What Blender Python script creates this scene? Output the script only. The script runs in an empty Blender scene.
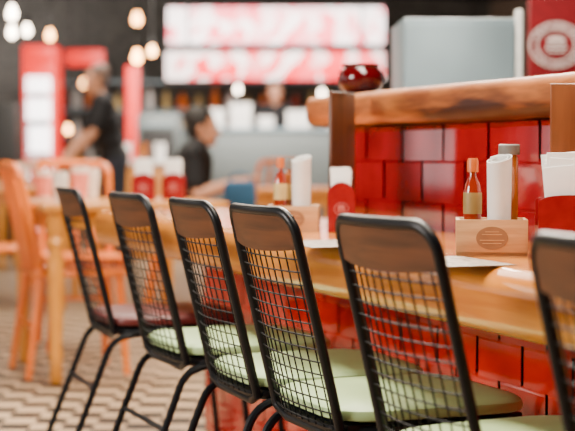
import bpy, bmesh, math, random
from math import sin, cos, pi, atan, radians, sqrt
from mathutils import Vector, Matrix
random.seed(7)
S = bpy.context.scene
COL = S.collection
V = Vector
# ------------------------------------------------------------------ camera
F = 1450.0
TH = atan(567 / F); PIT = atan(60.5 / F)
CAM = V((0, 0, .95))
FW = V((sin(TH) * cos(PIT), cos(TH) * cos(PIT), -sin(PIT)))
RT = V((cos(TH), -sin(TH), 0)); UP = RT.cross(FW)
cd = bpy.data.cameras.new('camera'); cam = bpy.data.objects.new('camera', cd); COL.objects.link(cam)
cam.location = CAM; cam.rotation_euler = (pi / 2 - PIT, 0, -TH)
cd.sensor_width = 36; cd.lens = 36 * F / 575; cd.clip_start = .05
cd.dof.use_dof = True; cd.dof.focus_distance = 2.75; cd.dof.aperture_fstop = 3.4
S.camera = cam

def at(px, py, d): return CAM + (FW + RT * ((px - 287.5) / F) + UP * ((215.5 - py) / F)) * d
def onz(px, py, z):
    r = FW + RT * ((px - 287.5) / F) + UP * ((215.5 - py) / F)
    return CAM + r * ((z - CAM.z) / r.z)
def zat(py, d): return CAM.z + (155 - py) * d / F
def fl(px, d, z=0.0):
    p = at(px, 155, d); return V((p.x, p.y, z))

# ------------------------------------------------------------------ materials
def P(name, col, rough=.5, metal=0, emit=None, es=0, coat=0, trans=0, var=.12, vs=30, bump=0, spec=.5):
    m = bpy.data.materials.new(name); m.use_nodes = True
    nt = m.node_tree; b = nt.nodes['Principled BSDF']
    tc = nt.nodes.new('ShaderNodeTexCoord'); n = nt.nodes.new('ShaderNodeTexNoise')
    n.inputs['Scale'].default_value = vs; nt.links.new(tc.outputs['Object'], n.inputs['Vector'])
    r = nt.nodes.new('ShaderNodeValToRGB')
    r.color_ramp.elements[0].position = .3; r.color_ramp.elements[1].position = .7
    r.color_ramp.elements[0].color = tuple(c * (1 - var) for c in col) + (1,)
    r.color_ramp.elements[1].color = tuple(min(1, c * (1 + var)) for c in col) + (1,)
    nt.links.new(n.outputs['Fac'], r.inputs['Fac']); nt.links.new(r.outputs['Color'], b.inputs['Base Color'])
    b.inputs['Roughness'].default_value = rough; b.inputs['Metallic'].default_value = metal
    b.inputs['Specular IOR Level'].default_value = spec
    b.inputs['Coat Weight'].default_value = coat; b.inputs['Coat Roughness'].default_value = .08
    b.inputs['Transmission Weight'].default_value = trans
    if emit: b.inputs['Emission Color'].default_value = tuple(emit) + (1,); b.inputs['Emission Strength'].default_value = es
    if bump:
        bp = nt.nodes.new('ShaderNodeBump'); bp.inputs['Strength'].default_value = bump; bp.inputs['Distance'].default_value = .002
        nt.links.new(n.outputs['Fac'], bp.inputs['Height']); nt.links.new(bp.outputs['Normal'], b.inputs['Normal'])
    return m
def wood(name, c1, c2, sc=(30, 2, 30), rough=.3, coat=.3, c3=None, p3=(.5, .68)):
    m = bpy.data.materials.new(name); m.use_nodes = True
    nt = m.node_tree; b = nt.nodes['Principled BSDF']
    tc = nt.nodes.new('ShaderNodeTexCoord'); mp = nt.nodes.new('ShaderNodeMapping'); mp.inputs['Scale'].default_value = sc
    n = nt.nodes.new('ShaderNodeTexNoise'); n.inputs['Scale'].default_value = 1; n.inputs['Detail'].default_value = 6; n.inputs['Distortion'].default_value = .6
    r = nt.nodes.new('ShaderNodeValToRGB'); e = r.color_ramp.elements
    e[0].position = .32; e[0].color = c1 + (1,); e[1].position = .66; e[1].color = c2 + (1,)
    L = nt.links.new
    L(tc.outputs['Object'], mp.inputs['Vector']); L(mp.outputs['Vector'], n.inputs['Vector']); L(n.outputs['Fac'], r.inputs['Fac'])
    out = r.outputs['Color']
    if c3:
        mp2 = nt.nodes.new('ShaderNodeMapping'); mp2.inputs['Scale'].default_value = tuple(s * .3 for s in sc)
        n2 = nt.nodes.new('ShaderNodeTexNoise'); n2.inputs['Scale'].default_value = 1; n2.inputs['Detail'].default_value = 4
        r2 = nt.nodes.new('ShaderNodeValToRGB'); r2.color_ramp.elements[0].position = p3[0]; r2.color_ramp.elements[1].position = p3[1]
        mx = nt.nodes.new('ShaderNodeMixRGB'); mx.inputs[2].default_value = c3 + (1,)
        L(tc.outputs['Object'], mp2.inputs['Vector']); L(mp2.outputs['Vector'], n2.inputs['Vector']); L(n2.outputs['Fac'], r2.inputs['Fac'])
        L(r2.outputs['Color'], mx.inputs[0]); L(out, mx.inputs[1]); out = mx.outputs[0]
    L(out, b.inputs['Base Color'])
    b.inputs['Roughness'].default_value = rough; b.inputs['Coat Weight'].default_value = coat; b.inputs['Coat Roughness'].default_value = .12
    return m
def pattern(name, kind, c1, c2, scale, rough=.4, c3=None, emit=0):
    m = bpy.data.materials.new(name); m.use_nodes = True
    nt = m.node_tree; b = nt.nodes['Principled BSDF']; L = nt.links.new
    tc = nt.nodes.new('ShaderNodeTexCoord')
    if kind == 'checker':
        t = nt.nodes.new('ShaderNodeTexChecker'); t.inputs['Color1'].default_value = c1 + (1,); t.inputs['Color2'].default_value = c2 + (1,)
        mp = nt.nodes.new('ShaderNodeMapping'); mp.inputs['Location'].default_value = (.011, .013, .5 / scale)
        mp.inputs['Rotation'].default_value = (0, 0, TH)
        t.inputs['Scale'].default_value = scale; L(tc.outputs['Object'], mp.inputs[0]); L(mp.outputs[0], t.inputs['Vector']); out = t.outputs['Color']
        b.inputs['Specular IOR Level'].default_value = .25
    elif kind == 'brick':
        t = nt.nodes.new('ShaderNodeTexBrick'); t.inputs['Color1'].default_value = c1 + (1,); t.inputs['Color2'].default_value = c2 + (1,)
        t.inputs['Mortar'].default_value = (c3 or (.5, .5, .5)) + (1,); t.inputs['Scale'].default_value = scale
        cb = nt.nodes.new('ShaderNodeSeparateXYZ'); cc = nt.nodes.new('ShaderNodeCombineXYZ')
        L(tc.outputs['Object'], cb.inputs[0]); L(cb.outputs['X'], cc.inputs['X']); L(cb.outputs['Z'], cc.inputs['Y'])
        L(cc.outputs[0], t.inputs['Vector']); out = t.outputs['Color']
    else:
        t = nt.nodes.new('ShaderNodeTexVoronoi'); t.inputs['Scale'].default_value = scale
        L(tc.outputs['Object'], t.inputs['Vector'])
        r = nt.nodes.new('ShaderNodeValToRGB'); e = r.color_ramp.elements
        e[0].color = c1 + (1,); e[1].color = c2 + (1,); e[0].position = .15; e[1].position = .6
        s = nt.nodes.new('ShaderNodeSeparateColor'); L(t.outputs['Color'], s.inputs[0]); L(s.outputs[0], r.inputs['Fac'])
        if c3: x = e.new(.4); x.color = c3 + (1,)
        out = r.outputs['Color']
    L(out, b.inputs['Base Color']); b.inputs['Roughness'].default_value = rough
    if emit: L(out, b.inputs['Emission Color']); b.inputs['Emission Strength'].default_value = emit
    return m

M = dict(
    frame=P('black_satin_metal', (.003, .004, .006), .36, .1, spec=.35),
    wire=P('black_wire', (.002, .003, .004), .6, spec=.2),
    panel=wood('brown_plywood', (.050, .015, .004), (.120, .036, .010), (25, 4, 60), .45, .1),
    green=P('green_vinyl', (.40, .57, .27), .42, var=.05, vs=8),
    maroon=P('maroon_vinyl', (.10, .012, .012), .4),
    top=wood('honey_orange_wood', (.66, .195, .016), (.92, .35, .045), (26, 1.6, 26), .22, .7, (.42, .080, .008), (.50, .72)),
    ledge=wood('ledge_wood', (.24, .062, .010), (.54, .18, .035), (34, 4.5, 34), .55, .05, (.035, .008, .003), (.46, .58)),
    tile=P('red_glazed_tile', (.27, .0012, .007), .07, coat=.6, var=.35, vs=5),
    tileb=P('red_glazed_brick_tile', (.56, .010, .003), .12, coat=.5, var=.35, vs=5),
    grout=P('dark_red_grout', (.008, .001, .001), .9),
    ply=wood('pale_plywood', (.46, .22, .085), (.64, .36, .16), (8, 8, 60), .5, .1),
    logo=P('brown_print', (.28, .13, .055), .6),
    white=P('white_paper', (.88, .86, .83), .7, var=.03),
    paper=P('grey_paper', (.36, .28, .22), .6, var=.6, vs=60),
    redp=P('red_lacquer', (.24, .002, .006), .25, coat=.3),
    pinkp=P('pale_red_print', (.60, .16, .15), .5),
    board=wood('brown_board', (.045, .014, .005), (.105, .034, .011), (20, 20, 3), .5, .1),
    board2=wood('orange_brown_board', (.15, .040, .010), (.26, .08, .02), (20, 20, 3), .4, .2),
    sauce=P('red_brown_sauce', (.28, .02, .004), .12, coat=.8),
    amber=P('amber_sauce', (.32, .09, .010), .15, coat=.8),
    label=P('cream_label', (.66, .48, .18), .5),
    glabel=P('olive_label', (.30, .20, .06), .5),
    cap=P('orange_cap', (.62, .13, .012), .4),
    grey=P('grey_plastic', (.18, .165, .15), .4),
    steel=P('brushed_steel', (.20, .275, .315), .42, .3, var=.2, vs=3),
    dsteel=P('dull_steel', (.12, .14, .14), .4, .4),
    trimw=P('pale_steel_trim', (.70, .70, .68), .4, .1),
    signred=P('dark_red_sign', (.17, .0005, .005), .7, spec=.2),
    signwhite=P('sign_white', (.80, .66, .64), .5),
    bowl=P('dark_red_glass', (.07, .001, .003), .08, coat=.6),
    orange=wood('orange_chair_wood', (.76, .135, .0015), (.92, .21, .003), (20, 20, 3), .35, .3),
    tabwood=wood('honey_wood', (.54, .19, .025), (.76, .31, .05), (18, 2, 18), .3, .4),
    legwood=wood('honey_leg_wood', (.60, .21, .016), (.80, .32, .03), (20, 20, 3), .35, .4),
    skin=P('skin', (.62, .29, .17), .5, var=.05),
    lips=P('lips', (.45, .16, .12), .5), eyew=P('eye_white', (.8, .8, .78), .3), hair=P('dark_hair', (.010, .007, .005), .6, bump=.5, vs=200),
    hairg=P('cropped_brown_hair', (.12, .07, .05), .7), shirt=P('black_cotton', (.004, .004, .006), .8, var=.2),
    trous=P('dark_denim', (.02, .025, .04), .85), shoe=P('black_shoe', (.01, .01, .01), .4),
    bulb=P('warm_bulb', (1, .8, .5), .3, emit=(1, .42, .12), es=26),
    bulbw=P('white_bulb', (1, .95, .85), .3, emit=(1, .82, .62), es=26),
    blk=P('matt_black', (.006, .006, .006), .6), dark=P('charcoal_paint', (.012, .011, .010), .5),
    lightw=P('glowing_white_panel', (.9, .9, .9), .4, emit=(1, .92, .92), es=5),
    redglow=P('glowing_red_panel', (.7, .01, .006), .4, emit=(1, .008, .006), es=.9),
    teal=P('teal_fabric', (.003, .05, .11), .8), glass=P('pink_drink', (.85, .26, .20), .1, coat=.5),
    glassw=P('frosted_glass', (.85, .78, .70), .15, coat=.5),
    daylight=P('window_daylight', (.8, .85, .9), .4, emit=(1, .97, .94), es=1.7),  # emission for the added left-wall panels that reflect in the tiles
    menu1=pattern('pink_white_menu_glow', 'voronoi', (1, .16, .20), (1, .88, .86), 7, .4, (1, .50, .52), 4.0),
    menu2=pattern('red_white_menu_glow', 'voronoi', (1, .01, .03), (1, .84, .80), 6, .4, (1, .16, .18), 2.6),
    floor=pattern('mosaic_floor', 'checker', (.52, .36, .22), (.003, .002, .002), 9, .5),
    back=pattern('grey_brick', 'brick', (.12, .11, .10), (.045, .045, .04), 3.0, .4, (.16, .14, .12)),
    plaster=P('warm_plaster', (.26, .18, .13), .8), ceil=P('dark_ceiling', (.04, .03, .025), .8),
)
# ------------------------------------------------------------------ mesh helpers
def box(bm, c, s, rot=None, bev=0):
    mt = Matrix.Translation(V(c)) @ (rot.to_4x4() if rot else Matrix.Identity(4)) @ Matrix.Diagonal((s[0], s[1], s[2], 1))
    r = bmesh.ops.create_cube(bm, size=1, matrix=mt)
    if bev:
        es = list({e for v in r['verts'] for e in v.link_edges})
        bmesh.ops.bevel(bm, geom=es, offset=bev, segments=2, profile=.5, affect='EDGES')
def tube(bm, pts, r, seg=8, closed=False):
    pts = [V(p) for p in pts]; n = len(pts)
    rs = r if isinstance(r, (list, tuple)) else [r] * n
    tans = []
    for i in range(n):
        a = pts[(i - 1) % n] if (closed or i > 0) else pts[i]
        b = pts[(i + 1) % n] if (closed or i < n - 1) else pts[i]
        tans.append((b - a).normalized())
    ref = V((0, 0, 1)) if abs(tans[0].z) < .9 else V((1, 0, 0))
    nrm = tans[0].cross(ref).normalized(); rings = []
    for i in range(n):
        nrm = (nrm - tans[i] * nrm.dot(tans[i])).normalized(); bi = tans[i].cross(nrm)
        rings.append([bm.verts.new(pts[i] + (nrm * cos(2 * pi * k / seg) + bi * sin(2 * pi * k / seg)) * rs[i]) for k in range(seg)])
    for i in range(n if closed else n - 1):
        A = rings[i]; B = rings[(i + 1) % n]
        off = 0
        if closed and i == n - 1:
            off = min(range(seg), key=lambda o: (A[0].co - B[o].co).length)
        for k in range(seg):
            bm.faces.new((A[k], A[(k + 1) % seg], B[(k + 1 + off) % seg], B[(k + off) % seg]))
    if not closed: bm.faces.new(rings[0][::-1]); bm.faces.new(rings[-1])
def fillet(pts, rad, closed=False, n=6):
    pts = [V(p) for p in pts]; out = []; N = len(pts)
    for i in range(N):
        if not closed and i in (0, N - 1): out.append(pts[i]); continue
        p = pts[i]; a = pts[(i - 1) % N]; b = pts[(i + 1) % N]
        r = min(rad, (a - p).length * .48, (b - p).length * .48)
        A = p + (a - p).normalized() * r; B = p + (b - p).normalized() * r
        for k in range(n + 1):
            t = k / n; out.append(A * (1 - t) ** 2 + p * 2 * t * (1 - t) + B * t * t)
    return out
def lathe(bm, prof, seg=20, c=(0, 0, 0)):
    c = V(c); rings = []
    for r, z in prof:
        rings.append([bm.verts.new(c + V((r * cos(2 * pi * k / seg), r * sin(2 * pi * k / seg), z))) for k in range(seg)])
    for A, B in zip(rings, rings[1:]):
        for k in range(seg): bm.faces.new((A[k], A[(k + 1) % seg], B[(k + 1) % seg], B[k]))
    bm.faces.new(rings[0][::-1]); bm.faces.new(rings[-1])
def prism(bm, prof, a, b, mapf):
    A = [bm.verts.new(mapf(p, a)) for p in prof]; B = [bm.verts.new(mapf(p, b)) for p in prof]; n = len(prof)
    for k in range(n): bm.faces.new((A[k], A[(k + 1) % n], B[(k + 1) % n], B[k]))
    bm.faces.new(A[::-1]); bm.faces.new(B)
def ell(bm, c, r, rot=None, u=16, v=10):
    mt = Matrix.Translation(V(c)) @ (rot.to_4x4() if rot else Matrix.Identity(4)) @ Matrix.Diagonal((r[0], r[1], r[2], 1))
    bmesh.ops.create_uvsphere(bm, u_segments=u, v_segments=v, radius=1, matrix=mt)
def cap(bm, a, b, ra, rb, seg=10):
    a = V(a); b = V(b); d = (b - a); L = d.length
    if L < 1e-5: ell(bm, a, (ra,) * 3); return
    d.normalize(); pts = []; rs = []
    for t in (-.95, -.7, -.35): pts.append(a + d * ra * t); rs.append(ra * sqrt(1 - t * t))
    for t in (0, .5, 1): pts.append(a.lerp(b, t)); rs.append(ra + (rb - ra) * t)
    for t in (.35, .7, .95): pts.append(b + d * rb * t); rs.append(rb * sqrt(1 - t * t))
    tube(bm, pts, rs, seg)
def obj(name, bm, mat, parent=None, smooth=True, kind=None, label=None):
    bmesh.ops.recalc_face_normals(bm, faces=bm.faces)
    me = bpy.data.meshes.new(name); bm.to_mesh(me); bm.free()
    me.materials.append(mat)
    if smooth:
        me.shade_smooth() if hasattr(me, 'shade_smooth') else None
        try: me.set_sharp_from_angle(angle=radians(38))
        except Exception: pass
    o = bpy.data.objects.new(name, me); COL.objects.link(o)
    if parent: o.parent = parent
    if kind: o['kind'] = kind
    if label: o['label'] = label
    return o
def tag(o, label, cat, group=None):
    o['label'] = label; o['category'] = cat
    if group: o['group'] = group
    return o
def thing(name, label, cat, loc=(0, 0, 0), rz=0, group=None):
    o = bpy.data.objects.new(name, None); COL.objects.link(o); o.empty_display_size = .05
    o.location = loc; o.rotation_euler = (0, 0, rz)
    return tag(o, label, cat, group)
def copy_tree(o, parent=None):
    c = o.copy(); COL.objects.link(c)
    if parent: c.parent = parent
    for ch in [x for x in bpy.data.objects if x.parent == o]: copy_tree(ch, c)
    return c
def NB(): return bmesh.new()
def simple(name, f, mat, parent=None, **k):
    bm = NB(); f(bm); return obj(name, bm, mat, parent, **k)

# ------------------------------------------------------------------ room
def bx(name, c, s, mat, kind='structure'):
    return simple(name, lambda b: box(b, c, s), mat, kind=kind, smooth=False)
bx('floor', (3, 8, -.05), (18, 26, .1), M['floor'])
bx('ceiling', (3, 8, 3.45), (18, 26, .1), M['ceil'])
bx('wall_back', (3, 20.55, 1.7), (18, .1, 3.4), M['back'])
bx('wall_left', (-5.05, 8, 1.7), (.1, 25, 3.4), M['plaster'])
bx('wall_right', (11.55, 8, 1.7), (.1, 25, 3.4), M['plaster'])
bx('wall_front', (3, -4.55, 1.7), (16.5, .1, 3.4), M['plaster'])
for k, y in enumerate((6.0, 9.2, 12.4, 15.6)):  # unseen glowing panels, added to give the red tiles bright reflections
    w_ = simple('window_%d' % (k + 1), lambda b: box(b, (-4.985, y, 1.45), (.02, 2.2, 1.7)), M['daylight'], kind='structure', smooth=False)
    def fr(b):
        for yy in (-1.12, -.37, .37, 1.12): box(b, (-4.965, y + yy, 1.45), (.05, .07, 1.84))
        for zz in (.57, 1.45, 2.33): box(b, (-4.965, y, zz), (.05, 2.3, .07))
    simple('window_frame', fr, M['blk'], w_, smooth=False)  # bars only give structure to the added panel's reflection

def tiles(bm, X, y0, y1, z0, z1, tw, th, zoff=0.0, gap=.007, dep=.009, sgn=-1, bvm=.013):
    row = 0; z = z0 - zoff
    while z < z1 - .005:
        a = max(z, z0) + gap / 2; b = min(z + th, z1) - gap / 2
        y = y0 - (tw / 2 if row % 2 else 0)
        while y < y1 - .005:
            c = max(y, y0) + gap; d = min(y + tw, y1) - gap
            if b - a > .01 and d - c > .01:
                bv = min(bvm, (b - a) / 3, (d - c) / 3)
                o = [V((X, c, a)), V((X, d, a)), V((X, d, b)), V((X, c, b))]
                m = [V((X + sgn * dep * .4, p.y, p.z)) for p in o]
                i = [V((X + sgn * dep, p.y + (bv if p.y == c else -bv), p.z + (bv if p.z == a else -bv))) for p in o]
                ty = random.uniform(-.0008, .0008); tz = random.uniform(-.0005, .0005)
                for q, p in enumerate(i): p.x += ty * (1 if p.y > (c + d) / 2 else -1) + tz * (1 if p.z > (a + b) / 2 else -1)
                vo = [bm.verts.new(p) for p in o]; vm = [bm.verts.new(p) for p in m]; vi = [bm.verts.new(p) for p in i]
                for A, B in ((vo, vm), (vm, vi)):
                    for k in range(4): bm.faces.new((A[k], A[(k + 1) % 4], B[(k + 1) % 4], B[k]))
                bm.faces.new(vi)
            y += tw
        z += th; row += 1
CT = .757
WE = 4.055
pw = bx('wall_partition', (1.79, (.5 + WE) / 2, .515), (.12, WE - .5, 1.03), M['grout'])
simple('tile_facing', lambda b: tiles(b, 1.729, .5, WE - .005, CT, 1.032, .235, .11, .032), M['tile'], pw, smooth=False)
cb = thing('bar_counter', 'red tiled counter front under the long honey wooden counter top', 'counter')
simple('body', lambda b: box(b, (1.63, 2.6, .322), (.19, 4.2, .642)), M['grout'], cb, smooth=False)
simple('tile_facing', lambda b: tiles(b, 1.534, .5, 4.7, .02, .64, .19, .085, .05, .006, .008, -1, .010), M['tileb'], cb, smooth=False)
def worktop(b):
    x0, x1, zt, zb, r = 1.225, 1.722, CT, .638, .045
    pr = []
    for k in range(9):
        a = pi / 2 + k * (pi / 2) / 8; pr.append((x0 + r + r * cos(a), zt - r + r * sin(a)))
    for k in range(7):
        a = pi + k * (pi / 2) / 6; pr.append((x0 + .035 + .035 * cos(a), zb + .035 + .035 * sin(a)))
    pr += [(x1 - .19, zb), (x1 - .19, .6435), (x1, .6435), (x1, zt)]
    prism(b, pr, .5, 5.0, lambda p, t: V((p[0], t, p[1])))
ws = simple('counter_worktop', worktop, M['top']); tag(ws, 'long glossy honey wood counter top with thick rounded front edge', 'worktop')
def ledge(b):
    x0, x1, zt, zb = 1.63, 2.02, 1.122, 1.033; rings = []
    pr = []
    for k in range(9):
        a = pi / 2 + k * (pi / 2) / 8; pr.append((x0 + .022 + .022 * cos(a), zt - .022 + .022 * sin(a), 1))
    for k in range(9):
        a = pi + k * (pi / 2) / 8; pr.append((x0 + .034 + .034 * cos(a), zb + .034 + .034 * sin(a), 1))
    pr += [(x1, zb, 0), (x1, zt, 0)]
    N = 140; n = len(pr)
    for i in range(N + 1):
        t = i / N; y = .5 + 3.585 * t
        e = min(1, max(0, (y - 4.005) / .08)); inset = .05 * (1 - sqrt(max(0, 1 - e * e)))
        w = .004 * sin(y * 5.1) + .003 * sin(y * 13.7 + 1) + .0012 * sin(y * 41) + inset
        hz = .003 * sin(y * 7.3 + .5) + .0012 * sin(y * 29)
        rings.append([b.verts.new(V((p[0] + w * p[2], y, p[1] + (max(-.0005, hz) if p[1] < 1.07 and p[2] else 0)))) for p in pr])
    for A, B in zip(rings, rings[1:]):
        for k in range(n): b.faces.new((A[k], A[(k + 1) % n], B[(k + 1) % n], B[k]))
    b.faces.new(rings[0][::-1]); b.faces.new(rings[-1])
le = simple('ledge_shelf', ledge, M['ledge']); tag(le, 'thick grained wooden ledge capping the red tiled wall', 'ledge')

# ------------------------------------------------------------------ wire back chair
XT, ZT, XB, ZB = -.285, .85, -.19, .456
HW = .152
def bp(s, y, off=0):
    t = y / HW
    bow = -.020 * (1 - min(1, t * t))
    return V((XT + (XB - XT) * s + bow + off, y, ZT + (ZB - ZT) * s))
def back_frame(b):
    R = .042; path = []; Hh = ZT - ZB
    for k in range(12): s = 1 - k / 11 * (1 - R / Hh); path.append((s, -HW))
    for k in range(1, 8):
        a = k / 8 * pi / 2; path.append((R / Hh * (1 - sin(a)), -HW + R * (1 - cos(a))))
    for k in range(0, 9): path.append((0, -HW + R + (2 * HW - 2 * R) * k / 8))
    for k in range(1, 8):
        a = k / 8 * pi / 2; path.append((R / Hh * (1 - cos(a)), HW - R + R * sin(a)))
    for k in range(12): s = R / Hh + k / 11 * (1 - R / Hh); path.append((s, HW))
    for k in range(1, 8): path.append((1.04, HW * (1 - k / 4) * .9))
    pts = []
    for s, y in path:
        t = min(1, abs(y) / HW); pts.append(V((XT + (XB - XT) * s - .020 * (1 - t * t) * (1 if s < .9 else 0), y, ZT + (ZB - ZT) * s)))
    tube(b, pts, .0092, 10, True)
def back_panel(b):
    n = 14; g = []
    for i in range(n + 1):
        y = -.147 + .294 * i / n
        sag = .009 * (1 - (y / .147) ** 2)
        col = []
        for s, off in ((.018, -.005), (.168 + sag / .4, -.005), (.168 + sag / .4, .006), (.018, .006)):
            col.append(b.verts.new(bp(s, y, off)))
        g.append(col)
    for A, B in zip(g, g[1:]):
        for k in range(4): b.faces.new((A[k], A[(k + 1) % 4], B[(k + 1) % 4], B[k]))
    b.faces.new(g[0]); b.faces.new(g[-1][::-1])
def grid(b):
    r = .0016
    for k in range(1, 11):
        y0 = -HW + 2 * HW * k / 11
        tube(b, [bp(s, y0, .004) for s in (.170, .35, .5, .65, .8, .9, 1.0)], r, 5)
    for k in range(14):
        s = .215 + .765 * k / 13
        tube(b, [bp(s, HW * t) for t in (-1, -.75, -.5, -.25, 0, .25, .5, .75, 1)], r, 5)
def sq(t, a, bb, e=.42):
    c, s = cos(t), sin(t); return (math.copysign(abs(c) ** e, c) * a, math.copysign(abs(s) ** e, s) * bb)
def seat_pad(b):
    rings = []
    for k, (f, z) in enumerate(((.95, .472), (.99, .475), (1, .483), (.99, .492), (.95, .498), (.78, .503), (.45, .506), (.15, .507))):
        ring = []
        for i in range(40):
            x, y = sq(2 * pi * i / 40, .205 * f, .185 * f)
            ring.append(b.verts.new(V((x, y * (1 + .03 * x / .2), z - .003 * max(0, x / .2) ** 2))))
        rings.append(ring)
    for A, B in zip(rings, rings[1:]):
        for i in range(40): b.faces.new((A[i], A[(i + 1) % 40], B[(i + 1) % 40], B[i]))
    b.faces.new(rings[0][::-1]); b.faces.new(rings[-1])
def seat_frame(b):
    tube(b, [V((*sq(2 * pi * i / 32, .19, .17), .455)) for i in range(32)], .0094, 8, True)
    box(b, (0, 0, .462), (.36, .32, .010))
def mk_leg(sx, sy):
    def f(b):
        if sx < 0: tube(b, fillet([(-.10, sy * .16, .452), (-.195, sy * .16, .44), (-.365, sy * .172, .008)], .05), .0092, 8)
        else: tube(b, fillet([(.06, sy * .16, .452), (.165, sy * .163, .44), (.215, sy * .17, .008)], .05), .0092, 8)
        lathe(b, [(.013, 0), (.014, .004), (.014, .014), (.010, .02)], 10, (-.365 if sx < 0 else .215, sy * (.172 if sx < 0 else .17), 0))
    return f
CG = 'wire-backed chairs in a row along the counter'
chair = thing('counter_chair', '', 'chair', group=CG)
simple('seat', seat_pad, M['green'], chair, label='pistachio green padded vinyl seat')
simple('seat_frame', seat_frame, M['frame'], chair)
bf = simple('back_frame', back_frame, M['frame'], chair)
simple('backrest_panel', back_panel, M['panel'], chair, label='brown curved wooden top panel')
simple('wire_grid', grid, M['wire'], bf)
for sx in (-1, 1):
    for sy in (-1, 1): simple('leg', mk_leg(sx, sy), M['frame'], chair)
simple('stretcher', lambda b: tube(b, [(-.247, -.163, .30), (-.247, .163, .30)], .0065, 8), M['frame'], chair)
spots = [(4.075, -2, 'farthest wire-backed black chair of the counter row, its seat dark maroon'),
         (3.445, 2, 'second farthest wire-backed chair, beside the maroon-seated one'),
         (2.925, -1, 'third wire-backed chair counting from the far end of the row'),
         (2.515, 1, 'fourth wire-backed chair from the far end, close beside the third'),
         (1.995, 3, 'second nearest wire-backed chair, in front of the near plywood condiment box'),
         (1.395, 0, 'nearest wire-backed chair, cut off by the right edge of the photo')]
for i, (y, a, lab) in enumerate(spots):
    c = chair if i == 0 else copy_tree(chair)
    c.location = (1.212, y, 0); c.rotation_euler = (0, 0, radians(a)); c['label'] = lab
for ch in list(bpy.data.objects):
    if ch.parent == chair and ch.name.startswith('seat') and 'frame' not in ch.name:
        ch.data = ch.data.copy(); ch.data.materials[0] = M['maroon']; ch['label'] = 'dark maroon padded seat'

# ------------------------------------------------------------------ condiments
def arc_plate(b, w, h, t, y, rise=.28):
    k0 = 1 - rise
    pts = [(-w / 2, 0), (w / 2, 0), (w / 2, h * k0)]
    for k in range(1, 12):
        a = k / 12 * pi; pts.append((w / 2 * cos(a), h * k0 + h * rise * sin(a)))
    pts.append((-w / 2, h * k0))
    prism(b, pts, y - t / 2, y + t / 2, lambda p, q: V((p[0], q, p[1])))
def emblem(b, cx, cz, r, y, full=False):
    for q in ((1, .72) if full else (1,)):
        tube(b, [(cx + r * q * cos(2 * pi * k / 36), y, cz + r * q * sin(2 * pi * k / 36) * .85) for k in range(36)], r * .04, 6, True)
    sc = .66 if full else 1
    for k, (w, z, h) in enumerate(((1.1, .03, .13), (1.3, -.18, .08), (1.1, -.38, .08))):
        box(b, (cx, y, cz + z * r * sc), (w * r * sc, r * .05, h * r * sc))
    pts = [(cx + (.55 * r * cos(pi * k / 10)) * sc, cz + (.22 * r + .32 * r * sin(pi * k / 10)) * sc) for k in range(11)]
    prism(b, pts, y - r * .03, y + r * .03, lambda p, q: V((p[0], q, p[1])))
    if full:
        for k in range(22):
            a = 2 * pi * (k + .5) / 22
            if abs(sin(a)) < .2: continue
            box(b, (cx + r * .86 * cos(a), y, cz + r * .86 * sin(a) * .85), (r * .10, r * .05, r * (.12 if k % 3 else .07)), Matrix.Rotation(-(a - pi / 2), 3, 'Y'))
def napkin_holder(loc, rz, lab, nlab, w=.11, h=.13, grp=None, nf=1.2, rise=.28, mark=True, fan=1.0):
    t = thing('napkin_holder', lab, 'napkin holder', loc, rz, grp)
    def body(b):
        arc_plate(b, w, h, .006, -.028, rise); arc_plate(b, w, h, .006, .028, rise)
        box(b, (0, 0, .004), (w, .056, .008))
        for s in (-1, 1): box(b, (s * (w / 2 - .003), 0, .03), (.006, .056, .06))
    bo = simple('body', body, M['redp'], t)
    if mark: simple('emblem', lambda b: emblem(b, 0, h * .46, w * .26, -.0325), M['pinkp'], bo, label='pale printed emblem')
    n = thing('napkin_stack', nlab, 'napkins', (loc[0], loc[1], loc[2] + .009), rz, (grp + ' napkins') if grp else None)
    def nap(b):
        for k in range(9):
            a = radians(-10 + k * 2.5); y = -.019 + k * .0047
            hh = h * nf + .006 * ((k * 7) % 5)
            rot = Matrix.Rotation(a * .35, 3, 'X') @ Matrix.Rotation(radians(((k * 5) % 7 - 3) * fan), 3, 'Y')
            box(b, (0, y, hh / 2 + .006), (w * .70, .0035, hh), rot, .0012)
    simple('napkins', nap, M['white'], n)
def caddy(loc, rz, lab, w=.135, d=.105, h=.07):
    t = thing('condiment_box', lab, 'box', loc, rz, None)
    def body(b):
        box(b, (0, 0, .004), (w, d, .008)); th = .007
        for s in (-1, 1):
            box(b, (0, s * (d / 2 - th / 2), h / 2), (w, th, h), None, .001); box(b, (s * (w / 2 - th / 2), 0, h / 2), (th, d - 2 * th, h), None, .001)
    bo = simple('body', body, M['ply'], t)
    def lg(b):
        lathe(b, [(1, 0), (1, .02)], 28)
        for v in b.verts: v.co = V((v.co.x * .030, -d / 2 - .0003 - v.co.z * .03, h * .5 + v.co.y * .022))
    simple('stamp', lg, M['logo'], bo, label='faint oval brown stamp')
    def lg2(b):
        for z, wd in ((.012, .026), (.007, .038), (-.004, .046), (-.010, .036)): box(b, (0, -d / 2 - .0012, h * .5 + z), (wd, .0006, .0016))
    simple('stamp_lines', lg2, M['ply'], bo)
def loc_in(base, rz, dx, dy, dz=.0085):
    r = Matrix.Rotation(rz, 3, 'Z') @ V((dx, dy, dz)); return V(base) + r
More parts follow.
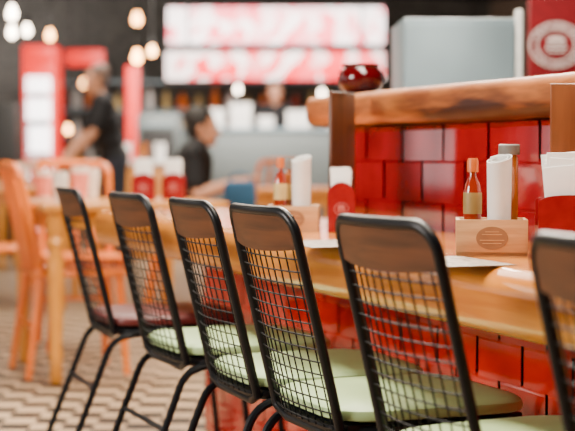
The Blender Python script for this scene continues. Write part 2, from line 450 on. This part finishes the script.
def bottle(loc, lab, body, capm, labm, h=.15, r=.017, name='sauce_bottle'):
    t = thing(name, lab, 'bottle', loc)
    bo = simple('body', lambda b: lathe(b, [(r * .9, 0), (r, .004), (r, h * .62), (r * .85, h * .72), (r * .42, h * .81), (r * .42, h * .86)], 20), body, t)
    simple('cap', lambda b: lathe(b, [(r * .62, h * .85), (r * .62, h * .97), (r * .5, h)], 16), capm, t)
    simple('label', lambda b: lathe(b, [(r * 1.02, h * .40), (r * 1.03, h * .41), (r * 1.03, h * .62), (r * 1.02, h * .63)], 20), labm, bo)
def roll(loc, lab, h=.17, r=.028):
    t = thing('napkin_roll', lab, 'napkin roll', loc, radians(30))
    def f(b):
        N = 46; g = []
        for k in range(N):
            a = k / (N - 1) * 2 * pi * 2.2; rr = r * (.45 + .55 * k / (N - 1)); x, y = rr * cos(a), rr * sin(a) * .8; u, v = x * .93, y * .93
            g.append([b.verts.new((x * .9, y * .9, 0)), b.verts.new((x, y, h * .93 + x * .3)), b.verts.new((u, v, h * .93 + u * .3)), b.verts.new((u * .9, v * .9, 0))])
        for A, B in zip(g, g[1:]):
            for k in range(4): b.faces.new((A[k], A[(k + 1) % 4], B[(k + 1) % 4], B[k]))
    simple('paper', f, M['white'], t)
def jar(loc, lab, r=.021, h=.16):
    t = thing('sauce_jar', lab, 'jar', loc)
    simple('body', lambda b: lathe(b, [(r * .9, 0), (r, .005), (r, h * .86), (r * .8, h * .91)], 20), M['amber'], t)
    simple('lid', lambda b: lathe(b, [(r * 1.12, h * .90), (r * 1.16, h * .905), (r * 1.16, h * .99), (r * 1.0, h)], 20), M['grey'], t)
def menu_board(loc, rz, lab, mat, w=.215, h=.32, tilt=0):
    t = thing('menu_board', lab, 'menu board', loc, rz)
    t.rotation_euler = (radians(tilt), 0, rz)
    bo = simple('board', lambda b: box(b, (0, 0, h / 2), (w, .010, h), None, .002), mat, t)
    simple('clip', lambda b: box(b, (0, .008, h - .022), (.07, .008, .022), None, .003), M['dsteel'], bo)

c1 = onz(495, 257, CT) + V((sin(TH), cos(TH), 0)) * .055; c1.z = CT + .0005; r1 = -TH - radians(6)
caddy(c1, r1, 'pale plywood condiment box with faint oval stamp on the near part of the counter')
bottle(loc_in(c1, r1, -.036, -.014), 'red-brown sauce bottle with orange cap in the nearer plywood box', M['sauce'], M['cap'], M['glabel'], .178, .0175)
roll(loc_in(c1, r1, .013, -.014), 'wide white rolled paper napkin standing in the nearer plywood box', .190, .033)
jar(loc_in(c1, r1, .035, .031), 'amber sauce jar with wide grey lid at the back of the nearer plywood box', .018, .205)
h1 = fl(568, 2.72, CT + .0005)
napkin_holder(h1, -TH - radians(4), 'large plain dark red napkin holder at the right edge beside the nearer plywood box', 'white napkins fanned loosely out of the large right-hand red holder', .115, .118, None, 1.34, .10, False, 2.0)
menu_board(fl(599, 2.92, CT + .001), -TH + radians(5), 'orange-brown wooden menu board standing at the right edge behind napkins', M['board2'], .2, .335)

c2 = onz(294, 232, CT) + V((sin(TH), cos(TH), 0)) * .04; c2.z = CT + .0005; r2 = -TH - radians(4)
caddy(c2, r2, 'small pale plywood condiment box farther along the counter by the wall end', .128, .10, .065)
bottle(loc_in(c2, r2, -.034, -.008), 'red sauce bottle with orange cap in the farther plywood box, in front', M['sauce'], M['cap'], M['label'], .178, .0165)
bottle(loc_in(c2, r2, -.016, .030), 'amber sauce bottle at the back of the farther plywood box', M['amber'], M['grey'], M['label'], .175, .0155)
roll(loc_in(c2, r2, .018, -.010), 'white rolled paper napkin standing in the farther plywood box', .188, .033)
h2 = onz(327, 230, CT); h2.z = CT + .0005
napkin_holder(h2 + V((.0, -.09, 0)), -TH, 'small red napkin holder next to the farther plywood box and brown menu board', 'white napkins in the small red holder beside the brown menu board', .068, .125, None, .98)
menu_board(fl(342, 3.78, CT + .001), radians(44), 'dark brown wooden menu board standing edge-on behind the small red holder', M['board'], .16, .355, 0)
def mat_sheet(px, py, w, d, rz, lab):
    p = onz(px, py, CT); o = simple('paper_placemat', lambda b: box(b, (0, 0, .0007), (w, d, .0012)), M['paper'], smooth=False)
    o.location = (p.x, p.y, CT + .0004); o.rotation_euler = (0, 0, rz); tag(o, lab, 'placemat')
mat_sheet(326, 244, .17, .24, radians(2), 'printed paper placemat in front of the farther condiment box')
mat_sheet(447, 262, .16, .24, radians(-3), 'printed paper placemat beside the nearer plywood condiment box')

# ------------------------------------------------------------------ above the ledge
t = thing('red_glass_bowl', 'round dark red glass bowl sitting on the wooden ledge', 'bowl', (1.72, 3.82, 1.1225))
simple('body', lambda b: lathe(b, [(.030, 0), (.040, .004), (.060, .02), (.068, .044), (.063, .066), (.052, .078), (.055, .088), (.049, .087), (.044, .072), (.012, .02)], 26), M['bowl'], t)
sc = fl(465, 5.0)
t = thing('steel_cabinet', 'tall stainless steel cabinet standing behind the ledge', 'cabinet', sc + V((.05, .2, 0)), -TH + radians(2))
simple('body', lambda b: box(b, (0, 0, .71), (.385, .4, 1.42), None, .003), M['steel'], t)
dr = simple('door', lambda b: box(b, (0, -.207, .705), (.375, .014, 1.39), None, .003), M['steel'], t)
simple('handle', lambda b: tube(b, fillet([(-.15, -.214, .75), (-.15, -.25, .75), (-.15, -.25, 1.0), (-.15, -.214, 1.0)], .02), .007, 8), M['trimw'], dr)
simple('edge_trim', lambda b: box(b, (.205, -.19, .725), (.024, .03, 1.45), None, .003), M['trimw'], t)
sg = fl(528, 6.0)
t = thing('emblem_sign', 'dark red sign panel with round white emblem behind the ledge', 'sign', sg, -TH)
pn = simple('panel', lambda b: box(b, (.30, 0, .8), (.60, .04, 1.6), None, .004), M['signred'], t)
simple('emblem', lambda b: emblem(b, .108, zat(46, 6.0), .108, -.024, True), M['signwhite'], pn, label='white round emblem')

# ------------------------------------------------------------------ tables, orange chairs
def table(loc, rz, w, d, lab, grp=None, h=.75):
    t = thing('wooden_table', lab, 'table', loc, rz, grp)
    simple('tabletop', lambda b: box(b, (0, 0, h - .017), (w, d, .034), None, .006), M['tabwood'], t)
    simple('apron', lambda b: [box(b, (0, s * (d / 2 - .07), h - .072), (w - .14, .02, .075)) for s in (-1, 1)] + [box(b, (s * (w / 2 - .07), 0, h - .072), (.02, d - .14, .075)) for s in (-1, 1)], M['legwood'], t)
    for sx in (-1, 1):
        for sy in (-1, 1):
            simple('leg', lambda b: lathe(b, [(.022, 0), (.028, .02), (.024, .08), (.030, .12), (.024, .15), (.032, .35), (.035, .5), (.026, .56), (.038, .585), (.026, .61), (.038, .63), (.038, h - .035)], 14, (sx * (w / 2 - .06), sy * (d / 2 - .06), 0)), M['legwood'], t)
table((1.63, 6.28, 0), 0, .80, .80, 'honey wood table with turned legs just past the counter end')
def mk_ochair():
    t = thing('orange_chair', '', 'chair', group='orange wooden chairs at the tables')
    simple('seat', lambda b: box(b, (0, 0, .445), (.40, .40, .03), None, .012), M['orange'], t)
    for sy in (-1, 1):
        simple('leg', lambda b: tube(b, [(.17, sy * .16, .43), (.20, sy * .185, 0)], [.019, .014], 8), M['orange'], t)
        simple('leg', lambda b: tube(b, [(-.17, sy * .16, .43), (-.23, sy * .185, 0)], [.019, .014], 8), M['orange'], t)
        simple('back_post', lambda b: tube(b, fillet([(-.17, sy * .17, .44), (-.21, sy * .18, .66), (-.26, sy * .18, .86)], .1), .016, 8), M['orange'], t)
    simple('top_rail', lambda b: tube(b, fillet([(-.26, -.18, .85), (-.275, -.165, .90), (-.295, 0, .91), (-.275, .165, .90), (-.26, .18, .85)], .06), .020, 8), M['orange'], t)
    for k in (-1, 0, 1):
        simple('back_slat', lambda b: tube(b, [(-.18, k * .085, .455), (-.23, k * .09, .66), (-.283, k * .09, .895)], .017, 6), M['orange'], t)
    simple('stretcher', lambda b: tube(b, [(-.20, -.173, .22), (-.20, .173, .22)], .011, 6), M['orange'], t)
    return t
oc = mk_ochair()
ospots = [((1.43, 6.26, 0), 0, 'orange wooden chair tucked into the turned-leg table at its left side'),
          ((1.66, 7.05, 0), -95, 'orange wooden chair on the far side of the turned-leg table'),
          (fl(0, 7.9), -10, 'orange wooden chair at the extreme left edge, behind the turned-leg table'),
          (fl(185, 9.0), 0, 'orange wooden chair the dark-haired person sits on'),
          (fl(262, 11.0), 100, 'orange wooden chair seen just above the farther condiment box, in the distance'),
          (fl(60, 10.4), 60, 'orange wooden chair in front of the standing person')]
for i, (p, a, lab) in enumerate(ospots):
    c = oc if i == 0 else copy_tree(oc)
    if i == 3: a = -math.degrees(TH)
    c.location = p; c.rotation_euler = (0, 0, radians(a)); c['label'] = lab
table(fl(189, 9.0) + RT * .58, -TH, .7, .7, 'wooden table in front of the seated person in black')
table(fl(112, 12.4) - RT * .62, -TH, .66, .7, 'wooden table the standing person leans over')
table(fl(14, 9.2), -TH, .8, .7, 'wooden table at the far left with pale glasses')
napkin_holder(V((1.72, 6.12, .7505)), -TH, 'left one of two red napkin holders on the turned-leg table', 'white napkins in the left holder on the turned-leg table', .10, .12, 'sets')
napkin_holder(V((1.88, 6.20, .7505)), -TH, 'right one of two red napkin holders on the turned-leg table', 'white napkins in the right holder on the turned-leg table', .10, .12, 'sets')
for o in bpy.data.objects:
    if o.get('group') == 'sets': o['group'] = 'red napkin holders on the turned-leg table'
    if o.get('group') == 'sets napkins': o['group'] = 'napkins in the holders on the turned-leg table'
def tumbler(loc, lab, m, h=.12, r=.036, grp=None):
    t = thing('drinking_glass', lab, 'glass', loc, 0, grp)
    simple('glass', lambda b: lathe(b, [(r * .7, 0), (r * .75, .004), (r, h), (r * .94, h), (r * .68, .012)], 18), M['glassw'], t)
    simple('drink', lambda b: lathe(b, [(r * .76, .01), (r * 1.01, h * .80)], 18), m, t)
TG = 'glasses on the turned-leg table'
tumbler(V((1.33, 6.02, .7505)), 'pale glass nearest the left corner of the turned-leg table', M['glassw'], .13, .035, TG)
tumbler(V((1.48, 6.30, .7505)), 'tall pink drink in the middle of the turned-leg table', M['glass'], .15, .04, TG)
tumbler(V((1.36, 6.50, .7505)), 'pink drink at the back left of the turned-leg table', M['glass'], .13, .04, TG)
tumbler(V((1.58, 6.5, .7505)), 'pale glass at the back of the turned-leg table', M['glassw'], .14, .035, TG)
for px, d, m, lab in ((6, 9.1, 'glassw', 'pale glass on the far left table, leftmost'), (22, 9.25, 'glassw', 'pale glass on the far left table, in its middle'), (36, 9.05, 'glass', 'pink drink on the far left table')):
    tumbler(fl(px, d, .7505), lab, M[m], .15, .045, 'glasses on the far left table')
t = thing('teal_bag', 'dark teal fabric bag standing on a small wooden stool near the counter end', 'bag', fl(240, 7.2, .581), -TH)
bo = simple('body', lambda b: box(b, (0, 0, .12), (.16, .10, .24), None, .03), M['teal'], t)
simple('handle', lambda b: tube(b, [(-.05, 0, .235), (-.045, 0, .27), (0, 0, .285), (.045, 0, .27), (.05, 0, .235)], .007, 6), M['teal'], bo)
t = thing('wooden_stool', 'small wooden stool under the teal bag', 'stool', fl(240, 7.2), -TH)
simple('seat', lambda b: lathe(b, [(.15, .55), (.16, .56), (.16, .575), (.15, .58)], 24), M['legwood'], t)
for k in range(4):
    a = pi / 4 + k * pi / 2; simple('leg', lambda b: tube(b, [(.10 * cos(a), .10 * sin(a), .555), (.16 * cos(a), .16 * sin(a), 0)], .014, 8), M['legwood'], t)

# ------------------------------------------------------------------ people
def hand(b, w, d, nrm, side, curl=.5, s=1.0):
    d = V(d).normalized(); nrm = V(nrm); nrm = (nrm - d * nrm.dot(d)).normalized(); lat = d.cross(nrm) * side
    for k in range(4):
        o = (-.027 + .018 * k) * s
        kn = w + d * (.088 - .006 * abs(k - 1.3)) * s + lat * o
        cap(b, w + lat * o * .5, kn, .014 * s, .0115 * s, 8)
        L = (.074, .08, .074, .058)[k] * s
        m = kn + (d * cos(curl * .6) - nrm * sin(curl * .6)) * L * .5
        e = m + (d * cos(curl * 1.6) - nrm * sin(curl * 1.6)) * L * .5
        cap(b, kn, m, .0092 * s, .0082 * s, 8); cap(b, m, e, .0082 * s, .007 * s, 8)
    tb = w + d * .02 * s - lat * .022 * s; tm = tb - lat * .026 * s + d * .028 * s; te = tm + d * .032 * s - lat * .006 * s - nrm * .008
    cap(b, tb, tm, .013 * s, .0105 * s, 8); cap(b, tm, te, .0105 * s, .008 * s, 8)
def person(label, loc, rz, hip, neck, head, sh, el, wr, kn, an, hairm, look=(0, -1, 0), curl=.5, hairscale=1.0):
    t = thing('person', label, 'person', loc, rz)
    hip, neck, head = V(hip), V(neck), V(head)
    up = (neck - hip).normalized(); sd = V((1, 0, 0)); fwd = up.cross(sd)
    R = Matrix((sd, fwd, up)).transposed()
    lk = V(look).normalized()
    hx = lk.cross(V((0, 0, 1))).normalized() * -1
    HR = Matrix((hx, -lk, V((0, 0, 1)))).transposed()
    H = lambda x, y, z: head + HR @ V((x, y, z))
    L = (neck - hip).length
    def torso(b, e=0):
        ell(b, hip + up * .0, (.165 + e, .115 + e, .12 + e), R); ell(b, hip + up * L * .28, (.145 + e, .105 + e, .15 + e), R)
        ell(b, hip + up * L * .62, (.165 + e, .118 + e, .19 + e), R); ell(b, hip + up * L * .80, (.17 + e, .105 + e, .11 + e), R)
        cap(b, neck + (V(sh[0]) - neck) * .2, sh[0], .062 + e, .056 + e); cap(b, neck + (V(sh[1]) - neck) * .2, sh[1], .062 + e, .056 + e)
    def legs(b, e=0, low=1.0):
        for i, s in enumerate((-1, 1)):
            h0 = hip + V((s * .09, 0, -.04)); k = V(kn[i]); a = V(an[i])
            cap(b, h0, k, .086 + e, .056 + e, 12); cap(b, k, k.lerp(a, low), .056 + e, .038 + e + (.01 if e else 0), 12)
            cap(b, k.lerp(a, .15) + V((0, .015, 0)), k.lerp(a, .5) + V((0, .01, 0)), .052 + e, .045 + e, 12)
    bm = NB(); torso(bm); legs(bm)
    for i, s in enumerate((-1, 1)):
        S0, E, W = V(sh[i]), V(el[i]), V(wr[i])
        cap(bm, S0, E, .05, .038, 12); cap(bm, E, E.lerp(W, .35), .039, .041, 12); cap(bm, E.lerp(W, .3), W, .040, .025, 12)
        hand(bm, W, W - E, (0, 0, 1), s, curl)
    cap(bm, neck - up * .03, head + V((0, .01, -.07)), .058, .052, 14)
    ell(bm, H(0, .012, .018), (.076, .095, .098), HR, 24, 16); ell(bm, H(0, -.012, -.05), (.058, .072, .068), HR, 20, 14)
    ell(bm, H(0, -.06, -.095), (.026, .022, .02), HR)
    cap(bm, H(0, -.082, .012), H(0, -.104, -.028), .009, .013, 8); ell(bm, H(0, -.093, -.034), (.019, .014, .010), HR)
    for s in (-1, 1):
        ell(bm, H(s * .078, .012, -.012), (.009, .02, .033), HR); ell(bm, H(s * .04, -.066, -.03), (.02, .02, .02), HR)
        ell(bm, H(s * .03, -.083, .022), (.022, .010, .008), HR)
    bo = obj('body', bm, M['skin'], t)
    md = bo.modifiers.new('r', 'REMESH'); md.mode = 'VOXEL'; md.voxel_size = .0065; md.use_smooth_shade = True
    sm = bo.modifiers.new('s', 'SMOOTH'); sm.iterations = 2; sm.factor = .4
    def rm(o, vs=.01):
        m = o.modifiers.new('r', 'REMESH'); m.mode = 'VOXEL'; m.voxel_size = vs; m.use_smooth_shade = True
        m = o.modifiers.new('s', 'SMOOTH'); m.iterations = 4; m.factor = .5
    b = NB(); torso(b, .015)
    for i in range(2): cap(b, sh[i], V(sh[i]).lerp(V(el[i]), .72), .063, .058, 12)
    rm(obj('shirt', b, M['shirt'], t))
    b = NB(); ell(b, hip, (.172, .124, .11), R); legs(b, .013, .93); rm(obj('trousers', b, M['trous'], t))
    for i in range(2):
        b = NB(); a = V(an[i]); cap(b, a + V((0, .02, -.035)), a + V((0, -.15, -.048)), .042, .032, 12); cap(b, a, a + V((0, .01, -.04)), .044, .044)
        o = obj('shoe', b, M['shoe'], t); rm(o, .008)
    b = NB(); ell(b, H(0, .022, .034), (.083 * hairscale, .098 * hairscale, .094 * hairscale), HR, 28, 20)
    ell(b, H(0, .06, -.02), (.070, .055, .075), HR, 20, 14)
    kill = []
    for v in b.verts:
        p = HR.transposed() @ (v.co - head)
        if p.y < -.035 and p.z < .062 - max(0, (-p.y - .05)) * .1: kill.append(v)
    bmesh.ops.delete(b, geom=kill, context='VERTS')
    ho = obj('hair', b, hairm, t); sl = ho.modifiers.new('t', 'SOLIDIFY'); sl.thickness = .006
    for s in (-1, 1):
        ey = simple('eye', lambda b: ell(b, H(s * .031, -.083, .004), (.013, .008, .008), HR), M['eyew'], t)
        simple('pupil', lambda b: ell(b, H(s * .031, -.0905, .004), (.0055, .003, .0055), HR), M['blk'], ey)
        simple('eyebrow', lambda b: cap(b, H(s * .015, -.094, .026), H(s * .048, -.083, .027), .0035, .003, 6), hairm, t)
    simple('mouth', lambda b: ell(b, H(0, -.082, -.062), (.024, .007, .007), HR), M['lips'], t)
    return t
p1 = fl(112, 12.4)
person('standing person in a black T-shirt leaning over a table on the left', p1, -TH - pi / 2 + radians(18),
       (0, .02, .93), (0, -.10, 1.42), (0, -.14, 1.60), [(-.19, -.08, 1.38), (.19, -.08, 1.38)],
       [(-.25, -.20, 1.12), (.25, -.22, 1.12)], [(-.19, -.40, .89), (.16, -.42, .88)],
       [(-.10, -.03, .50), (.10, .03, .50)], [(-.11, .02, .085), (.11, .10, .085)], M['hairg'], (0, -1, -.25), .3)
p2 = fl(187, 9.0)
person('seated dark-haired person in black facing right at a table', p2, -TH + pi / 2,
       (0, .03, .575), (0, -.06, .995), (0, -.10, 1.125), [(-.19, -.05, .955), (.19, -.05, .955)],
       [(-.24, -.08, .71), (.24, -.08, .71)], [(-.17, -.31, .785), (.17, -.31, .785)],
       [(-.11, -.40, .53), (.11, -.40, .53)], [(-.11, -.40, .085), (.11, -.40, .085)], M['hair'], (0, -1, -.15), .25, 1.06)
p3 = fl(275, 16.5)
person('person in a dark top working behind the kitchen counter', p3, -TH,
       (0, 0, .97), (0, -.03, 1.49), (0, -.06, 1.67), [(-.20, -.02, 1.45), (.20, -.02, 1.45)],
       [(-.29, -.08, 1.22), (.29, -.08, 1.22)], [(-.14, -.28, 1.16), (.14, -.28, 1.16)],
       [(-.10, -.02, .52), (.10, -.02, .52)], [(-.11, .02, .085), (.11, .02, .085)], M['hair'], (0, -1, -.2), .4)

# ------------------------------------------------------------------ background kitchen
def ray_box(name, label, cat, px0, px1, py0, py1, d, dep, mat, group=None, hang=True):
    w = (px1 - px0) * d / F; z0 = zat(py1, d) if hang else 0; z1 = zat(py0, d)
    t = thing(name, label, cat, fl((px0 + px1) / 2, d, z0), -TH, group)
    simple('panel', lambda b: box(b, (0, dep / 2, (z1 - z0) / 2), (w, dep, z1 - z0), None, .01), mat, t)
    simple('casing', lambda b: box(b, (0, dep + .02, (z1 - z0) / 2), (w + .04, .04, z1 - z0 + .04), None, .005) if hang else box(b, (0, dep + .02, z1 / 2), (w + .04, .04, z1), None, .005), M['dark'], t)
    if hang:
        for s in (-1, 1): simple('hanging_rod', lambda b: tube(b, [(s * w * .4, dep + .05, (z1 - z0) * .5), (s * w * .4, dep + .05, 3.4 - z0)], .012, 6), M['dark'], t)
    return t
MG = 'glowing menu boxes over the kitchen'
ray_box('menu_light_box', 'upper glowing pink and white menu light box over the kitchen', 'menu sign', 168, 384, 8, 44, 17, .08, M['menu1'], MG)
ray_box('menu_light_box', 'lower glowing red and white menu light box over the kitchen', 'menu sign', 166, 384, 52, 80, 16.8, .08, M['menu2'], MG)
ray_box('red_fascia_sign', 'glowing red fascia panel above the standing person', 'sign', 66, 104, 50, 66, 17.2, .08, M['redglow'])
ray_box('red_light_panel', 'upright glowing red panel between the two left-hand people', 'sign', 126, 139, 66, 122, 15.2, .06, M['redglow'], hang=False)
kz = zat(128, 15.2)
t = thing('kitchen_counter', 'long steel-topped kitchen counter below the glowing menu boxes', 'counter', fl(285, 15.5), -TH)
simple('body', lambda b: box(b, (0, 0, kz / 2 - .02), (2.6, .6, kz - .04), None, .005), M['dsteel'], t)
simple('worktop', lambda b: box(b, (0, 0, kz - .02), (2.66, .66, .04), None, .006), M['steel'], t)
for i, (px, w, h, lab) in enumerate(((241, .22, .26, 'white box on the kitchen counter left of the kitchen worker'), (266, .16, .12, 'low white tray stack on the kitchen counter before the kitchen worker'), (298, .24, .18, 'white box on the kitchen counter right of the kitchen worker'), (216, .18, .2, 'white box at the left end of the kitchen counter'), (340, .3, .22, 'wide white box toward the right of the kitchen counter'))):
    t = thing('food_container', lab, 'container', fl(px, 15.35, kz + .0005), -TH, 'white containers on the kitchen counter')
    simple('body', lambda b: box(b, (0, 0, h / 2 - .01), (w, .2, h - .02), None, .01), M['white'], t)
    simple('lid', lambda b: box(b, (0, 0, h - .01), (w + .015, .215, .02), None, .005), M['white'], t)
sp = fl(240, 18.2)
RZ = Matrix.Rotation(-TH, 3, 'Z')
t = thing('kitchen_shelf_unit', 'dark open shelf unit holding bottles and jars at the back', 'shelf unit', sp, -TH)
for s in (-1, 1): simple('side_panel', lambda b: box(b, (s * 1.65, 0, 1.05), (.04, .32, 2.1)), M['dark'], t)
SZ = [1.12, 1.5, 1.86]
for z in [.1] + SZ: simple('shelf', lambda b: box(b, (0, 0, z), (3.26, .32, .03)), M['steel'], t)
cols = [M['white'], M['glassw'], M['amber'], M['glabel'], M['white'], M['sauce'], M['glassw'], M['label'], M['orange']]
def put_bottles(base, x0, n, step, zs, grp, lab):
    for z in zs:
        for k in range(n):
            ci = random.randrange(9); h = random.uniform(.18, .30); r = random.uniform(.04, .065)
            p = base + RZ @ V((x0 + k * step, -.02, z + .0155))
            o = simple('bottle', lambda b: lathe(b, [(r * .9, 0), (r, .01), (r, h * .6), (r * .4, h * .78), (r * .4, h)], 12), cols[ci])
            o.location = p; tag(o, lab, 'bottle', grp)
put_bottles(sp, -1.53, 16, .203, SZ[:2], 'bottles on the back shelves', 'small blurred bottle or jar standing on the dark back shelves')
s2 = fl(84, 19.2)
t = thing('bar_shelf_unit', 'dark bar shelf unit with bottles behind the standing person', 'shelf unit', s2, -TH)
for s in (-1, 1): simple('side_panel', lambda b: box(b, (s * .36, 0, 1.0), (.04, .30, 2.0)), M['dark'], t)
for z in (.1, .85, 1.2, 1.55, 1.9): simple('shelf', lambda b: box(b, (0, 0, z), (.68, .30, .03)), M['steel'], t)
put_bottles(s2, -.25, 4, .165, (.85, 1.2, 1.55), 'bottles on the bar shelves', 'small blurred bottle on the dark shelves behind the standing person')
cz = zat(46, 16)
t = thing('drinks_cooler', 'tall narrow red drinks cooler with glowing white glass door at left', 'fridge', fl(43, 16.2), -TH)
simple('body', lambda b: box(b, (0, 0, cz / 2), (.36, .5, cz), None, .01), M['redglow'], t)
dr = simple('door', lambda b: box(b, (0, -.26, cz * .45), (.26, .02, cz * .78), None, .005), M['lightw'], t)
simple('header', lambda b: box(b, (0, -.265, cz - .10), (.33, .03, .16), None, .005), M['redglow'], t)
simple('handle', lambda b: tube(b, [(-.11, -.285, .8), (-.11, -.285, 1.3)], .012, 8), M['steel'], dr)
for k, z in enumerate((.6, .95, 1.3, 1.6)):
    simple('shelf', lambda b: box(b, (0, -.273, z), (.25, .012, .06)), M['redp'] if k % 2 else M['dark'], dr)
t = thing('dark_cabinet', 'dark cabinet at the far left edge behind the orange chairs', 'cabinet', fl(8, 13.6), -TH)
cz = zat(102, 13.4)
simple('body', lambda b: box(b, (-.08, 0, cz / 2), (.40, .4, cz), None, .01), M['dark'], t)
dr = simple('door', lambda b: box(b, (-.08, -.205, cz / 2), (.36, .012, cz - .08), None, .004), M['blk'], t)
simple('knob', lambda b: ell(b, (.06, -.218, cz * .55), (.014, .014, .014)), M['steel'], dr)
t = thing('kitchen_appliance', 'grey boxy kitchen appliance left of the menu boxes', 'appliance', fl(160, 14.6), -TH)
simple('body', lambda b: box(b, (0, 0, .68), (.42, .5, 1.36), None, .02), M['dsteel'], t)
dr = simple('door', lambda b: box(b, (0, -.255, .9), (.34, .014, .6), None, .01), M['blk'], t)
simple('handle', lambda b: tube(b, [(-.15, -.285, 1.24), (.15, -.285, 1.24)], .01, 8), M['steel'], dr)
t = thing('serving_counter', 'pale wood serving counter in the middle distance behind the seated person', 'counter', fl(150, 13.4), -TH)
simple('body', lambda b: box(b, (0, 0, .43), (1.0, .5, .86), None, .01), M['tabwood'], t)
simple('worktop', lambda b: box(b, (0, 0, .88), (1.05, .55, .04), None, .006), M['white'], t)
for px, m, lab in ((126, 'white', 'white cup on the serving counter, leftmost'), (143, 'amber', 'amber cup on the serving counter'), (160, 'white', 'white cup on the serving counter, rightmost')):
    o = simple('paper_cup', lambda b: lathe(b, [(.04, 0), (.055, .16), (.05, .16), (.038, .01)], 16), M[m])
    o.location = fl(px, 13.3, .9005); tag(o, lab, 'cup', 'cups on the serving counter')
lamps = [(12, 14, 9, 'w', 'white pendant bulb in the top left corner'), (12, 33, 10.5, 'w', 'white pendant bulb below the top left corner one'),
         (27, 31, 11.5, 'w', 'white pendant bulb second from the left edge'), (50, 36, 12, 'o', 'warm pendant bulb above the red cooler'),
         (137, 20, 10, 'o', 'upper warm pendant bulb left of the menu boxes'), (137, 58, 9.2, 'o', 'lower warm pendant bulb left of the menu boxes'),
         (152, 52, 13, 'o', 'small warm pendant bulb close to the lower menu box'), (399, 85, 12, 'o', 'warm pendant bulb just left of the steel cabinet'),
         (68, 130, 15.8, 'o', 'low warm pendant bulb beside the red cooler'), (84, 84, 16.5, 'o', 'small warm pendant bulb just left of the standing head'),
         (238, 90, 17.4, 'w', 'white pendant bulb under the lower menu box, on its left'), (322, 94, 17.3, 'w', 'white pendant bulb under the lower menu box, on its right')]
for px, py, d, kd, lab in lamps:
    p = at(px, py, d)
    t = thing('pendant_lamp', lab, 'lamp', p, 0, 'bare bulb pendant lamps')
    simple('bulb', lambda b: lathe(b, [(.008, -.036), (.022, -.03), (.032, -.01), (.031, .01), (.02, .035), (.015, .06)], 16), M['bulb'] if kd == 'o' else M['bulbw'], t)
    simple('socket', lambda b: lathe(b, [(.018, .055), (.020, .06), (.020, .11), (.010, .125)], 12), M['blk'], t)
    simple('cord', lambda b: tube(b, [(0, 0, .12), (0, 0, 3.4 - p.z)], .004, 6), M['blk'], t)

# ------------------------------------------------------------------ lights
def area(loc, size, power, col, target=None, sy=None):
    l = bpy.data.lights.new('light', 'AREA'); l.energy = power; l.color = col; l.size = size
    if sy: l.shape = 'RECTANGLE'; l.size_y = sy
    o = bpy.data.objects.new('light', l); COL.objects.link(o); o.location = loc
    if target: o.rotation_euler = (V(target) - V(loc)).to_track_quat('-Z', 'Y').to_euler()
    return o
area((1.5, 3.0, 3.3), .8, 370, (1, .88, .72), (1.5, 3.0, 0), 4)
area((-2.2, 2.4, 1.8), 1.1, 160, (1, .92, .84), (1.6, 2.6, .4))
area((3.2, 6.0, 3.2), 1.3, 500, (1, .88, .72), (1.3, 3.3, .7), 2.0)
area((2.2, 8.3, 3.3), 2.5, 240, (1, .88, .72), (2.2, 8.3, 0), 4)
area((4.5, 13.5, 3.3), 4, 820, (1, .90, .80), (4.5, 16, 0), 4)
area((-1.5, 9, 3.2), 3, 110, (1, .88, .74), (1, 10, 0))
w = bpy.data.worlds.new('world'); S.world = w; w.use_nodes = True
w.node_tree.nodes['Background'].inputs[0].default_value = (1, .85, .7, 1); w.node_tree.nodes['Background'].inputs[1].default_value = .3
